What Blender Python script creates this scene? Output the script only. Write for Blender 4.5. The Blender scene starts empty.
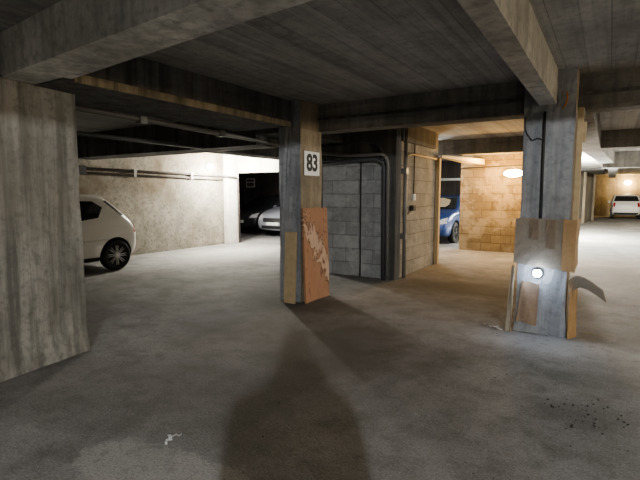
import bpy, bmesh, math, random
from mathutils import Vector, Matrix
from mathutils.bvhtree import BVHTree
random.seed(7)
D = bpy.data
COL = bpy.context.scene.collection
PI = math.pi

# ------------------------------------------------------------------ materials
def new_mat(name):
    m = D.materials.new(name); m.use_nodes = True
    nt = m.node_tree; nt.nodes.clear()
    out = nt.nodes.new('ShaderNodeOutputMaterial')
    b = nt.nodes.new('ShaderNodeBsdfPrincipled')
    nt.links.new(b.outputs[0], out.inputs[0])
    return m, nt, b

class NT:
    def __init__(s, nt): s.nt = nt
    def n(s, t, **kw):
        x = s.nt.nodes.new(t)
        for k, v in kw.items(): setattr(x, k, v)
        return x
    def set(s, sock, v):
        if isinstance(v, bpy.types.NodeSocket): s.nt.links.new(v, sock)
        elif v is not None: sock.default_value = v
    def math(s, op, a, b=None, clamp=False):
        x = s.n('ShaderNodeMath', operation=op, use_clamp=clamp)
        s.set(x.inputs[0], a); s.set(x.inputs[1], b); return x.outputs[0]
    def pos(s):
        return s.n('ShaderNodeTexCoord').outputs['Object']
    def mapv(s, v, scale=(1, 1, 1), loc=(0, 0, 0), rot=(0, 0, 0)):
        x = s.n('ShaderNodeMapping'); s.set(x.inputs[0], v)
        x.inputs['Scale'].default_value = scale; x.inputs['Location'].default_value = loc
        x.inputs['Rotation'].default_value = rot
        return x.outputs[0]
    def noise(s, v, scale, detail=5, rough=.6, dist=0):
        x = s.n('ShaderNodeTexNoise'); s.set(x.inputs['Vector'], v)
        x.inputs['Scale'].default_value = scale; x.inputs['Detail'].default_value = detail
        x.inputs['Roughness'].default_value = rough; x.inputs['Distortion'].default_value = dist
        return x.outputs[0]
    def ramp(s, f, stops):
        x = s.n('ShaderNodeValToRGB'); s.set(x.inputs[0], f)
        e = x.color_ramp.elements
        while len(e) < len(stops): e.new(.5)
        for el, (p, c) in zip(e, stops):
            el.position = p
            el.color = (c, c, c, 1) if isinstance(c, (int, float)) else (*c, 1)
        return x.outputs[0]
    def mix(s, f, a, b, mode='MIX'):
        x = s.n('ShaderNodeMix', data_type='RGBA', blend_type=mode)
        s.set(x.inputs[0], f)
        for i, v in ((6, a), (7, b)):
            if isinstance(v, tuple): v = (*v[:3], 1)
            s.set(x.inputs[i], v)
        return x.outputs[2]
    def sep(s, v):
        x = s.n('ShaderNodeSeparateXYZ'); s.set(x.inputs[0], v); return x.outputs
    def comb(s, a, b, c):
        x = s.n('ShaderNodeCombineXYZ')
        for i, v in enumerate((a, b, c)): s.set(x.inputs[i], v)
        return x.outputs[0]
    def bump(s, h, b, strength=.3, dist=.01):
        x = s.n('ShaderNodeBump'); s.set(x.inputs['Height'], h)
        x.inputs['Strength'].default_value = strength; x.inputs['Distance'].default_value = dist
        s.nt.links.new(x.outputs[0], b.inputs['Normal'])

def plain(name, col, rough=.6, metal=0, var=.12, scale=9, coat=0):
    m, nt, b = new_mat(name); t = NT(nt)
    f = t.noise(t.pos(), scale, 4)
    c0 = tuple(x * (1 - var) for x in col); c1 = tuple(min(1, x * (1 + var)) for x in col)
    t.set(b.inputs['Base Color'], t.mix(f, c0, c1))
    b.inputs['Roughness'].default_value = rough; b.inputs['Metallic'].default_value = metal
    b.inputs['Coat Weight'].default_value = coat
    return m

def emit(name, col, strength):
    m, nt, b = new_mat(name); t = NT(nt)
    f = t.noise(t.pos(), 20, 2)
    t.set(b.inputs['Base Color'], t.mix(f, col, col))
    b.inputs['Emission Color'].default_value = (*col, 1)
    b.inputs['Emission Strength'].default_value = strength
    return m

def concrete(name, base, streak=.5, dirt=.5, boards=None, seed=0, bump=.35, tint=(.42, .34, .22), tintamt=.25):
    """cast concrete: clouds, vertical runs, pitting, optional board marks along an axis ('x','y','z')"""
    m, nt, b = new_mat(name); t = NT(nt)
    p = t.mapv(t.pos(), loc=(seed * 3.1, seed * 1.7, 0))
    cloud = t.noise(p, 1.3, 6, .65)
    fine = t.noise(p, 14, 8, .7)
    run = t.noise(t.mapv(p, scale=(7, 7, .35)), 1.0, 6, .7)
    speck = t.noise(p, 60, 3, .6)
    dark = tuple(x * .38 for x in base); lite = tuple(min(1, x * 1.35) for x in base)
    c = t.mix(t.ramp(cloud, [(.3, 0), (.7, 1)]), tuple(x * .68 for x in base), lite)
    c = t.mix(t.math('MULTIPLY', t.ramp(run, [(.45, 0), (.62, 1)]), streak), c, dark)
    c = t.mix(t.math('MULTIPLY', t.ramp(run, [(.30, 1), (.42, 0)]), streak * .7), c, lite)
    c = t.mix(t.math('MULTIPLY', t.ramp(fine, [(.48, 0), (.7, 1)]), dirt), c, dark)
    c = t.mix(t.math('MULTIPLY', t.ramp(t.noise(p, .7, 4), [(.5, 0), (.68, 1)]), tintamt), c, tint)
    h = t.math('ADD', t.math('MULTIPLY', fine, .7), t.math('MULTIPLY', speck, .4))
    if boards:
        s = t.sep(p); w = .19
        ax = {'x': s[1], 'y': s[0], 'z': t.math('ADD', s[0], s[1])}[boards]
        q = t.math('DIVIDE', ax, w)
        idx = t.math('FLOOR', q); fr = t.math('FRACT', q)
        wn = t.n('ShaderNodeTexWhiteNoise', noise_dimensions='1D'); t.set(wn.inputs['W'], idx)
        c = t.mix(.32, c, t.mix(wn.outputs['Value'], dark, lite))
        ln = t.math('LESS_THAN', fr, .05)
        c = t.mix(t.math('MULTIPLY', ln, .45), c, dark)
        sc = {'x': (.5, 14, 14), 'y': (14, .5, 14), 'z': (14, 14, .5)}[boards]
        gr = t.noise(t.mapv(p, scale=sc), 1, 5, .65)
        c = t.mix(t.math('MULTIPLY', t.ramp(gr, [(.42, 0), (.66, 1)]), .45), c, dark)
        h = t.math('ADD', h, t.math('MULTIPLY', ln, -.6))
    t.set(b.inputs['Base Color'], c)
    b.inputs['Roughness'].default_value = .92
    t.bump(h, b, bump, .02)
    return m

def blockwork(name, c1, c2, mortar, bw=.5, bh=.215, seed=0, plaster=.0, pcol=(.5, .48, .44)):
    m, nt, b = new_mat(name); t = NT(nt)
    p = t.pos(); s = t.sep(p)
    wob = t.math('MULTIPLY', t.math('SUBTRACT', t.noise(p, 3, 3), .5), .05)
    v = t.comb(t.math('ADD', t.math('ADD', s[0], s[1]), wob), t.math('ADD', s[2], wob), 0)
    br = t.n('ShaderNodeTexBrick'); t.set(br.inputs['Vector'], v)
    br.inputs['Color1'].default_value = (*c1, 1); br.inputs['Color2'].default_value = (*c2, 1)
    br.inputs['Mortar'].default_value = (*mortar, 1)
    br.inputs['Scale'].default_value = 1; br.inputs['Mortar Size'].default_value = .010
    br.inputs['Mortar Smooth'].default_value = .4
    br.inputs['Brick Width'].default_value = bw; br.inputs['Row Height'].default_value = bh
    fine = t.noise(p, 18, 8, .7); cloud = t.noise(t.mapv(p, loc=(seed, 0, 0)), 1.6, 6, .65)
    c = t.mix(t.math('MULTIPLY', t.ramp(fine, [(.42, 0), (.7, 1)]), .55), br.outputs['Color'], tuple(x * .45 for x in c1))
    c = t.mix(t.math('MULTIPLY', t.ramp(cloud, [(.4, 0), (.68, 1)]), .5), c, tuple(x * .55 for x in c2))
    pm = t.math('MULTIPLY', t.ramp(t.noise(p, 2.4, 7, .7), [(.5, 0), (.58, 1)]), plaster)
    c = t.mix(pm, c, pcol)
    t.set(b.inputs['Base Color'], c); b.inputs['Roughness'].default_value = .95
    h = t.math('SUBTRACT', t.math('MULTIPLY', fine, .6), t.math('MULTIPLY', br.outputs['Fac'], .9))
    t.bump(h, b, .5, .02)
    return m

def floor_mat():
    m, nt, b = new_mat('dusty_concrete_floor'); t = NT(nt)
    p = t.pos(); s = t.sep(p)
    lite = (.36, .355, .35); dark = (.125, .12, .11)
    cl = t.noise(p, .55, 7, .68, .4); md = t.noise(p, 3.2, 8, .7); fn = t.noise(p, 30, 6, .75)
    c = t.mix(t.ramp(cl, [(.32, 0), (.66, 1)]), (.15, .147, .142), lite)
    c = t.mix(t.math('MULTIPLY', t.ramp(md, [(.46, 0), (.66, 1)]), .6), c, dark)
    c = t.mix(t.math('MULTIPLY', t.ramp(fn, [(.5, 0), (.68, 1)]), .4), c, dark)
    c = t.mix(t.math('MULTIPLY', t.ramp(fn, [(.30, 1), (.42, 0)]), .30), c, (.58, .57, .55))
    wr = t.noise(p, 2.2, 7, .72)
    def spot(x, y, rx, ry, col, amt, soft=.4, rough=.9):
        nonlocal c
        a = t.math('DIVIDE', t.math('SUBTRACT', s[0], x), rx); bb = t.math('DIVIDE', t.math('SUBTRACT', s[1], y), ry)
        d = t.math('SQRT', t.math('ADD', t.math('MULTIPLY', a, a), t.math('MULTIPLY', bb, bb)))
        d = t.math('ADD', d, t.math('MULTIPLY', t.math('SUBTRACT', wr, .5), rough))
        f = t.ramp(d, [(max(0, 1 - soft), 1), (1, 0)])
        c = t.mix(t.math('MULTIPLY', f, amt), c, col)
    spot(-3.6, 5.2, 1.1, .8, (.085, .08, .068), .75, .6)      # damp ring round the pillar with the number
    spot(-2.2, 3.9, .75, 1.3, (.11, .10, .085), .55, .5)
    spot(-1.9, 1.50, .62, .30, (.42, .415, .40), .6, .07, 1.5)     # pale cement smear
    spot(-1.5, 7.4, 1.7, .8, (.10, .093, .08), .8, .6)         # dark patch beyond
    spot(-.45, 5.0, 1.0, .45, (.55, .55, .56), .55, .6)        # pale dust and painted lamp spill at the foot of the right pillar
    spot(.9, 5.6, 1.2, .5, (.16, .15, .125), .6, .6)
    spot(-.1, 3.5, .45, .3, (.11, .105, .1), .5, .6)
    spot(-8.0, 8.4, 1.6, 2.6, (.55, .55, .53), .55, .6)        # pale patch by the back wall
    # darker band between two slanting lines on the near left
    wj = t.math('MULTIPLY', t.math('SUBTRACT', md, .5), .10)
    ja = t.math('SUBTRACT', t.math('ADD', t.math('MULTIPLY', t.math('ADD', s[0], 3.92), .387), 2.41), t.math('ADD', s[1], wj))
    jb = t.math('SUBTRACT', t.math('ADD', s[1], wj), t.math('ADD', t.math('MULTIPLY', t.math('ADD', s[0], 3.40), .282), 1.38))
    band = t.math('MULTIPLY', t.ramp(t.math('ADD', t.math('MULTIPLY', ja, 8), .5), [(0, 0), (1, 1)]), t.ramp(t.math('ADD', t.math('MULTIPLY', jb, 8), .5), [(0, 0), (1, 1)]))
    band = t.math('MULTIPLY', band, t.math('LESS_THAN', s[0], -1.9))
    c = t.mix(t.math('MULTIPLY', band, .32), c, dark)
    g2 = t.noise(p, 75, 5, .8); g3 = t.noise(p, 9, 8, .75)
    c = t.mix(t.math('MULTIPLY', t.ramp(g2, [(.50, 0), (.62, 1)]), .5), c, (.07, .068, .064))
    c = t.mix(t.math('MULTIPLY', t.ramp(g2, [(.36, 1), (.46, 0)]), .35), c, (.52, .515, .50))
    c = t.mix(t.math('MULTIPLY', t.ramp(g3, [(.52, 0), (.66, 1)]), .45), c, dark)
    t.set(b.inputs['Base Color'], c)
    b.inputs['Roughness'].default_value = .85
    h = t.math('ADD', t.math('MULTIPLY', t.math('ADD', fn, g2), .5), t.math('MULTIPLY', md, .9))
    t.bump(h, b, .45, .025)
    return m

M = {}
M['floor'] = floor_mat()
M['ceil'] = concrete('board_marked_ceiling', (.43, .42, .40), .25, .6, 'y', 1, tintamt=.05)
M['beam'] = concrete('beam_concrete', (.23, .222, .205), .5, .5, None, 2, tintamt=.12)
M['beam_light'] = concrete('pale_beam_concrete', (.46, .445, .41), .4, .5, None, 3, tintamt=.1)
M['beam_pale'] = concrete('weathered_pale_beam_concrete', (.62, .61, .57), .45, .6, None, 3, tintamt=.1)
M['beam_dark'] = concrete('sooty_beam_concrete', (.135, .132, .127), .8, .5, None, 4, tintamt=.05)
M['col_left'] = concrete('streaked_column_concrete', (.225, .217, .195), .8, .7, None, 5, tintamt=.15)
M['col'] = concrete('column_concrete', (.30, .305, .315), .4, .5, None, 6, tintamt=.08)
M['col_warmlit'] = concrete('warm_lit_column_concrete', (.34, .28, .20), .4, .5, None, 6, tintamt=.3)  # tan copy of the column concrete: warm side light painted in
M['edge'] = concrete('yellow_lit_streaked_edge', (.30, .255, .18), .9, .4, None, 14, tintamt=.1)  # streaked concrete with yellow light painted into its colour
M['backwall'] = concrete('stained_wall_concrete', (.25, .23, .19), .12, .95, None, 8, tint=(.10, .07, .035), tintamt=.8)
M['lintel'] = concrete('pale_white_concrete', (.62, .60, .55), .15, .3, None, 9, tintamt=.15)
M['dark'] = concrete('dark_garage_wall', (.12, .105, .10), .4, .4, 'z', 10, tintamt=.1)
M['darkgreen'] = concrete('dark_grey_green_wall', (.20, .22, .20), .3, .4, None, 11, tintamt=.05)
M['plainwall'] = concrete('far_wall_concrete', (.26, .225, .17), .45, .6, None, 12, tintamt=.35)
M['panel'] = concrete('grey_partition_concrete', (.17, .16, .145), .5, .5, None, 13)
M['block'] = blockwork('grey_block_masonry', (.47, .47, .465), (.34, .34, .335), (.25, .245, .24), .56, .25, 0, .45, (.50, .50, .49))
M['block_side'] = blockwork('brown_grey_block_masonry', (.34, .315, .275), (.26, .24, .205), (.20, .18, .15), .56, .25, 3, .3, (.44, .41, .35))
M['block_warm'] = blockwork('tan_block_masonry', (.24, .19, .115), (.16, .122, .07), (.10, .072, .042), .5, .215, 5, .25, (.5, .44, .34))
M['steel'] = plain('grey_galvanised_pipe', (.20, .195, .185), .5, .3)
M['pvc'] = plain('grey_plastic_pipe', (.19, .185, .175), .45)
M['darkpipe'] = plain('dark_painted_pipe', (.085, .085, .09), .5)
M['brownpipe'] = plain('brown_grey_pipe', (.10, .085, .075), .5)
M['cable'] = plain('black_cable', (.025, .024, .023), .6)
M['orangewire'] = plain('orange_wire', (.55, .22, .04), .6)
M['whitepipe'] = plain('white_pipe', (.75, .76, .74), .4)
M['wood'] = plain('raw_wood', (.46, .35, .21), .8, 0, .25, 14)
M['wood_pale'] = plain('pale_plank_wood', (.62, .52, .36), .75, 0, .2, 10)
M['black'] = plain('black_rubber', (.018, .018, .019), .75)
M['plastic'] = plain('black_plastic', (.03, .03, .032), .5)
M['glass'] = plain('dark_car_glass', (.018, .021, .024), .06, 0, .1, 3, .6)
M['white_paint'] = plain('white_car_paint', (.70, .69, .655), .32, 0, .02, 3, .6)
M['silver_paint'] = plain('silver_blue_car_paint', (.44, .47, .54), .3, .45, .03, 3, .6)
M['dark_paint'] = plain('dark_grey_car_paint', (.035, .037, .042), .3, .2, .05, 3, .6)
M['blue_paint'] = plain('blue_car_paint', (.03, .07, .24), .3, .2, .05, 3, .6)
M['chrome'] = plain('bright_alloy', (.62, .62, .63), .28, .9)
M['darkalloy'] = plain('dark_alloy', (.05, .05, .052), .4, .6)
M['plate'] = plain('white_number_plate', (.78, .78, .75), .5, 0, .03)
M['redlens'] = plain('red_tail_lens', (.30, .02, .02), .2)
M['headlens'] = plain('clear_headlamp_lens', (.72, .74, .76), .12, .3)
M['signwhite'] = plain('white_sign_paint', (.80, .80, .77), .6, 0, .06, 15)
M['signblack'] = plain('black_sign_paint', (.012, .012, .012), .6)
M['litter'] = plain('white_paper_scrap', (.85, .86, .87), .8, 0, .06)
M['litter2'] = plain('grey_dirty_scrap', (.42, .42, .41), .9)
M['rubble'] = plain('dark_crumbs', (.06, .058, .055), .95)
M['skin'] = plain('skin', (.5, .33, .25), .6)
M['jacket'] = plain('dark_blue_cloth', (.04, .05, .08), .9)
M['hair'] = plain('brown_hair', (.05, .035, .025), .8)
def cardboard(name, col, col2, sc=(1, 1, 1)):
    m, nt, b = new_mat(name); t = NT(nt); p = t.pos()
    f = t.noise(t.mapv(p, scale=sc), 3, 6, .65); g = t.noise(p, 40, 4)
    c = t.mix(t.ramp(f, [(.38, 0), (.62, 1)]), col, col2)
    c = t.mix(t.math('MULTIPLY', t.ramp(g, [(.5, 0), (.7, 1)]), .3), c, tuple(x * .5 for x in col))
    t.set(b.inputs['Base Color'], c); b.inputs['Roughness'].default_value = .85
    t.bump(f, b, .2, .01); return m
M['card'] = cardboard('worn_cardboard', (.28, .235, .18), (.235, .195, .145))
M['card_orange'] = cardboard('fresh_cardboard', (.40, .26, .13), (.33, .21, .105))
M['card_dark'] = cardboard('brown_stained_cardboard', (.30, .21, .14), (.24, .165, .11))
M['card_pale'] = cardboard('pale_cardboard', (.44, .38, .29), (.36, .30, .22))
M['tape'] = cardboard('brown_packing_tape', (.22, .165, .115), (.19, .14, .10))
def rustboard():
    m, nt, b = new_mat('peeling_red_brown_board'); t = NT(nt); p = t.pos()
    base = t.mix(t.noise(p, 9, 6, .7), (.30, .15, .085), (.42, .235, .14))
    w = t.noise(t.mapv(p, scale=(1, 1.3, .75), rot=(.7, 0, 0)), 4.6, 6, .62, 1.2)
    q = t.sep(p); band = t.math('SUBTRACT', q[2], t.math('SUBTRACT', 1.10, t.math('MULTIPLY', t.math('SUBTRACT', q[1], 5.2), 1.15)))
    up = t.ramp(t.math('ABSOLUTE', band), [(.10, 1), (.30, 0)])
    pale = t.ramp(t.math('ADD', t.math('MULTIPLY', up, .22), t.math('MULTIPLY', t.math('SUBTRACT', w, .30), 1.5)), [(.46, 0), (.49, 1)])
    edge = t.ramp(t.math('ADD', t.math('MULTIPLY', up, .22), t.math('MULTIPLY', t.math('SUBTRACT', w, .30), 1.5)), [(.41, 0), (.45, 1), (.47, 1), (.50, 0)])
    c = t.mix(pale, base, (.50, .35, .25)); c = t.mix(t.math('MULTIPLY', edge, .9), c, (.09, .04, .025))
    t.set(b.inputs['Base Color'], c); b.inputs['Roughness'].default_value = .8
    t.bump(w, b, .4, .01); return m
M['rust'] = rustboard()
M['lamp_white'] = emit('white_lamp_glass', (1, .99, .95), 30)
M['lamp_warm'] = emit('warm_lamp_glass', (1, .72, .32), 22)
M['lamp_led'] = emit('cool_led_glass', (.85, .93, 1), 30)

# ------------------------------------------------------------------ mesh helpers
def box(bm, x0, x1, y0, y1, z0, z1):
    vs = [bm.verts.new(c) for c in ((x0,y0,z0),(x1,y0,z0),(x1,y1,z0),(x0,y1,z0),(x0,y0,z1),(x1,y0,z1),(x1,y1,z1),(x0,y1,z1))]
    fs = [bm.faces.new([vs[i] for i in f]) for f in ((3,2,1,0),(4,5,6,7),(0,1,5,4),(1,2,6,5),(2,3,7,6),(3,0,4,7))]
    return vs, fs

def prism(bm, poly, z0, z1):
    a = [bm.verts.new((x, y, z0)) for x, y in poly]; b = [bm.verts.new((x, y, z1)) for x, y in poly]
    n = len(poly)
    bm.faces.new(a[::-1]); bm.faces.new(b)
    for i in range(n): bm.faces.new((a[i], a[(i+1) % n], b[(i+1) % n], b[i]))

def fillet(pts, r=.06, n=5):
    pts = [Vector(p) for p in pts]; out = [pts[0]]
    for i in range(1, len(pts) - 1):
        a, b, c = pts[i-1], pts[i], pts[i+1]
        d1 = (a - b); d2 = (c - b); rr = min(r, d1.length * .45, d2.length * .45)
        p1 = b + d1.normalized() * rr; p2 = b + d2.normalized() * rr
        for k in range(n + 1):
            t = k / n; out.append(p1 * (1-t)**2 + b * 2*t*(1-t) + p2 * t*t)
    out.append(pts[-1]); return out

def tube(bm, pts, r, seg=10, r2=None):
    pts = [Vector(p) for p in pts]; rings = []; n = len(pts)
    up = None
    for i, p in enumerate(pts):
        d = (pts[min(i+1, n-1)] - pts[max(i-1, 0)]).normalized()
        if up is None: up = d.orthogonal().normalized()
        up = (up - d * up.dot(d)).normalized(); sd = d.cross(up)
        rr = r if r2 is None else r + (r2 - r) * i / (n - 1)
        rings.append([bm.verts.new(p + (up * math.cos(a) + sd * math.sin(a)) * rr) for a in (2*PI*k/seg for k in range(seg))])
    for a, b in zip(rings, rings[1:]):
        for k in range(seg): bm.faces.new((a[k], a[(k+1) % seg], b[(k+1) % seg], b[k]))
    bm.faces.new(rings[0][::-1]); bm.faces.new(rings[-1])

def lathe(bm, prof, mat4, seg=28):
    """prof: (radius, height) pairs revolved round local z then moved by mat4"""
    rings = []
    for r, h in prof:
        rings.append([bm.verts.new(mat4 @ Vector((r*math.cos(a), r*math.sin(a), h))) for a in (2*PI*k/seg for k in range(seg))])
    for a, b in zip(rings, rings[1:]):
        for k in range(seg): bm.faces.new((a[k], a[(k+1) % seg], b[(k+1) % seg], b[k]))
    bm.faces.new(rings[0][::-1]); bm.faces.new(rings[-1])

def obj(name, bm, mat, parent=None, smooth=False, bevel=0):
    if bevel: bmesh.ops.bevel(bm, geom=bm.edges[:], offset=bevel, segments=2, affect='EDGES')
    bmesh.ops.recalc_face_normals(bm, faces=bm.faces[:])
    me = D.meshes.new(name); bm.to_mesh(me); bm.free()
    for k in (mat if isinstance(mat, (list, tuple)) else [mat]): me.materials.append(k)
    if smooth:
        for p in me.polygons: p.use_smooth = True
    o = D.objects.new(name, me); COL.objects.link(o)
    if parent: o.parent = parent
    return o

def tag(o, label=None, cat=None, group=None, kind=None):
    if label: o['label'] = label
    if cat: o['category'] = cat
    if group: o['group'] = group
    if kind: o['kind'] = kind
    return o

def empty(name, label, cat, loc=(0, 0, 0), rz=0, group=None):
    o = D.objects.new(name, None); COL.objects.link(o)
    o.location = loc; o.rotation_euler = (0, 0, rz); o.empty_display_size = .1
    return tag(o, label, cat, group)

def S(name, bm, mat, label=None, cat=None, bevel=0):
    o = obj(name, bm, mat, bevel=bevel); o['kind'] = 'structure'
    return tag(o, label, cat)

def rough_grid(bm, cuts=6, amp=.006, seed=1, keep=None):
    """break a box up and roughen it so poured edges are not razor straight"""
    bmesh.ops.subdivide_edges(bm, edges=[e for e in bm.edges if e.calc_length() > .25], cuts=cuts, use_grid_fill=True)
    rnd = random.Random(seed)
    for v in bm.verts: v.co += Vector((rnd.uniform(-amp, amp), rnd.uniform(-amp, amp), rnd.uniform(-amp, amp) * .6))

# ------------------------------------------------------------------ the setting
CZ = 2.75
XL, XR, YB, YF = -18.0, 14.0, 37.0, -8.0
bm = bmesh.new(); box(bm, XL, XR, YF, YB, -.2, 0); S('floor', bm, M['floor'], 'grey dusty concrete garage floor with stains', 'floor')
bm = bmesh.new(); box(bm, XL, XR, YF, YB, CZ, CZ + .2); S('ceiling', bm, M['ceil'], 'dark board-marked concrete ceiling slab', 'ceiling')
WL = -9.85
bm = bmesh.new(); box(bm, WL - .25, WL, YF, 10.3, 0, CZ); S('wall_left', bm, M['backwall'], 'stained concrete wall behind the white hatchback', 'wall')
bm = bmesh.new(); box(bm, WL - .1, WL + .16, 10.3, 10.8, 0, CZ); S('trim_1', bm, M['lintel'], 'pale pilaster at the end of the stained wall', 'pilaster', .01)
bm = bmesh.new(); box(bm, WL + .1, -4.6, 10.8, 11.1, 2.14, CZ); S('trim_2', bm, M['lintel'], 'pale lintel over the dark garage bay', 'lintel', .008)
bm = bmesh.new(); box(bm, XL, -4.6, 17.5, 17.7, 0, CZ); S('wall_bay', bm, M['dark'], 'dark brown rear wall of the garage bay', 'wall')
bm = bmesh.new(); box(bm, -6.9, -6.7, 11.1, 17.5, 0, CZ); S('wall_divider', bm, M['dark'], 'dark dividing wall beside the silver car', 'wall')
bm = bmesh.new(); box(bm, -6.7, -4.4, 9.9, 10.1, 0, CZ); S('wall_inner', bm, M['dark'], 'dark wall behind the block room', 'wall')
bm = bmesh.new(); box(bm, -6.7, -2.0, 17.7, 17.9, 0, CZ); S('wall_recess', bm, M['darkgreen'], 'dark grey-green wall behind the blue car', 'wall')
bm = bmesh.new(); box(bm, XL - .2, XL, YF, YB, 0, CZ); S('wall_outer', bm, M['dark'])
bm = bmesh.new(); box(bm, XR, XR + .2, YF, YB, 0, CZ); S('wall_right', bm, M['plainwall'])
bm = bmesh.new(); box(bm, XL, XR, YB, YB + .2, 0, CZ + .1); S('wall_back', bm, M['plainwall'], 'stained far wall behind the small white car', 'wall')
bm = bmesh.new(); box(bm, XL, XR, YF - .2, YF, 0, CZ); S('wall_front', bm, M['plainwall'])

# block room
bm = bmesh.new()
vs, fs = box(bm, -4.6, -3.14, 7.47, 9.75, 0, CZ)
o = S('wall_block', bm, [M['block'], M['block_side']], 'grey concrete block enclosure with pipes behind the numbered pillar', 'wall')
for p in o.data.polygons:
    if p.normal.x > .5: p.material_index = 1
bm = bmesh.new(); box(bm, -4.6, -3.3, 7.36, 7.47, 2.08, CZ); S('beam_lintel', bm, M['beam_dark'], 'dark lintel beam across the top of the block enclosure', 'beam', .008)
bm = bmesh.new(); box(bm, -3.30, -3.14, 7.40, 7.47, 0, CZ); box(bm, -3.14, -3.10, 7.40, 7.62, 0, CZ)
S('trim_3', bm, M['beam_dark'], 'dark concrete corner strip of the block enclosure', 'corner strip')
bm = bmesh.new(); box(bm, -3.14, -3.07, 7.62, 9.4, 2.42, CZ); S('beam_side', bm, M['beam_dark'], 'dark beam along the top of the block side wall', 'beam', .008)
# tan wall with the lit lamp
bm = bmesh.new(); box(bm, -3.42, -1.0, 12.6, 12.8, 0, CZ); S('wall_middle', bm, M['block_warm'], 'tan block wall lit by the warm lamp', 'wall')
# partition far right and its pale edges
bm = bmesh.new(); prism(bm, [(-2.6, 26.0), (-1.35, 26.0), (-.75, 31.5), (-2.6, 31.5)], 0, 2.62); S('wall_partition', bm, M['panel'], 'grey partition beyond the right pillar', 'wall')
for i, f in enumerate((.30, .86)):
    x = -1.35 + .9 * f; y = 26 + 5.5 * f; x = -1.35 + .6 * f
    bm = bmesh.new(); box(bm, x - .02, x + .10, y - .3, y + .1, 0, 2.62)
    S('trim_%d' % (4 + i), bm, M['plainwall'], ('nearer' if i == 0 else 'farther') + ' pale upright edge on the grey partition', 'edge strip')
bm = bmesh.new(); box(bm, -2.6, -.3, 25.6, 31.6, 2.62, CZ); S('beam_partition', bm, M['beam_dark'], 'dark beam on top of the grey partition', 'beam')

bm = bmesh.new(); box(bm, -3.4, -.1, 13.0, 25.6, 2.71, CZ); S('ceiling_lit_sheet', bm, M['lintel'], 'added white sheet standing in for lamplit ceiling beyond the wrapped pillar', 'ceiling')  # added slab; its white colour imitates lamplight on the ceiling
# beams
def beam(name, x0, x1, y0, y1, z0, mat, label, z1=CZ, seed=1, amp=.005):
    bm = bmesh.new(); box(bm, x0, x1, y0, y1, z0, z1); rough_grid(bm, 7, amp, seed)
    return S(name, bm, M[mat], label, 'beam')
bm = bmesh.new(); prism(bm, [(-6.0, 2.0), (-1.67, 1.66), (3.0, 1.30), (3.0, 1.62), (-1.65, 1.97), (-3.55, 2.17), (-6.0, 2.4)], 2.42, CZ)
S('beam_cross', bm, M['beam_pale'], 'pale overhead cross beam above the left pillar', 'beam')
beam('beam_long', -4.70, -3.72, 2.12, 5.2, 2.41, 'beam_dark', 'wide streaked beam from left pillar to numbered pillar', seed=2)
bm = bmesh.new(); box(bm, -3.735, -3.700, 2.2, 5.18, 2.40, 2.47); bmesh.ops.subdivide_edges(bm, edges=bm.edges[:], cuts=3, use_grid_fill=True); S('trim_6', bm, M['edge'], 'lower edge of the wide streaked beam, tinted as yellow-lit', 'edge strip')
beam('beam_long_rear', -4.70, -4.1, 5.62, 7.36, 2.41, 'beam_dark', 'dark beam behind the numbered pillar', seed=3)
beam('beam_right', -.665, -.51, -6, 5.36, 2.41, 'beam_light', 'narrow pale beam ending at the cardboard-wrapped pillar', seed=4, amp=.003)
beam('beam_rear', -4.0, 8.0, 5.66, 5.95, 2.38, 'beam', 'dark beam between numbered pillar and cardboard-wrapped pillar', seed=5)
bm = bmesh.new(); box(bm, -4.0, 8, 5.63, 5.66, 2.53, 2.56); S('trim_7', bm, M['beam_dark'], 'thin ledge along the beam between the pillars', 'ledge')
beam('beam_far', -3.6, 8.0, 10.9, 11.3, 2.41, 'beam', 'shadowed beam in front of the tan block wall', seed=6)
beam('beam_farther', -.25, 8.0, 16.4, 16.8, 2.28, 'beam', 'third cross beam in front of the far white car', seed=7)
bm = bmesh.new(); prism(bm, [(-.60, 5.95), (-.21, 5.95), (-.21, 11), (.2, 19.5), (.2, 31), (-.12, 31), (-.12, 19.5), (-.58, 11)], 2.41, CZ)
S('beam_aisle', bm, M['beam'], 'long beam running back past the cardboard-wrapped pillar', 'beam')
beam('beam_left_cross', WL, -4.7, 5.65, 6.2, 2.26, 'beam_dark', 'low dark beam above the white hatchback', seed=9)
beam('beam_left_long', -6.35, -5.9, 6.2, 10.8, 2.26, 'beam_dark', 'low dark beam running to the pale lintel', seed=10)

# pillars
def pillar(name, x0, x1, y0, y1, mats, label, top=CZ, seed=1, amp=.006, batter=0):
    bm = bmesh.new(); box(bm, x0, x1, y0, y1, 0, top); rough_grid(bm, 9, amp, seed)
    for v in bm.verts:
        if v.co.z < .12: 
            v.co.x += batter * (.12 - v.co.z) / .12 * (1 if v.co.x > (x0+x1)/2 else -1)
    o = S(name, bm, mats, label, 'pillar')
    return o
bm = bmesh.new(); prism(bm, [(-4.95, .9), (-3.98, .9), (-4.22, 2.5), (-4.95, 2.5)], 0, 2.43); rough_grid(bm, 9, .008, 11)
for v in bm.verts:
    if v.co.z < .25: v.co.x += .05 * (1 - v.co.z / .25)
S('pillar', bm, M['col_left'], 'broad streaked bare concrete pillar under the pale cross beam', 'pillar')
o = pillar('pillar', -3.92, -3.56, 5.2, 5.74, [M['col'], M['col_warmlit']], 'concrete pillar bearing the number 83', CZ, 12)
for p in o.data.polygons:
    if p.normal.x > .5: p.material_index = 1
o = pillar('pillar', -.81, -.335, 5.36, 5.72, [M['col'], M['col_warmlit']], 'concrete pillar wrapped in cardboard with a small lit lamp', CZ, 13, .006, .02)
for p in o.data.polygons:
    if p.normal.x > .5: p.material_index = 1

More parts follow.
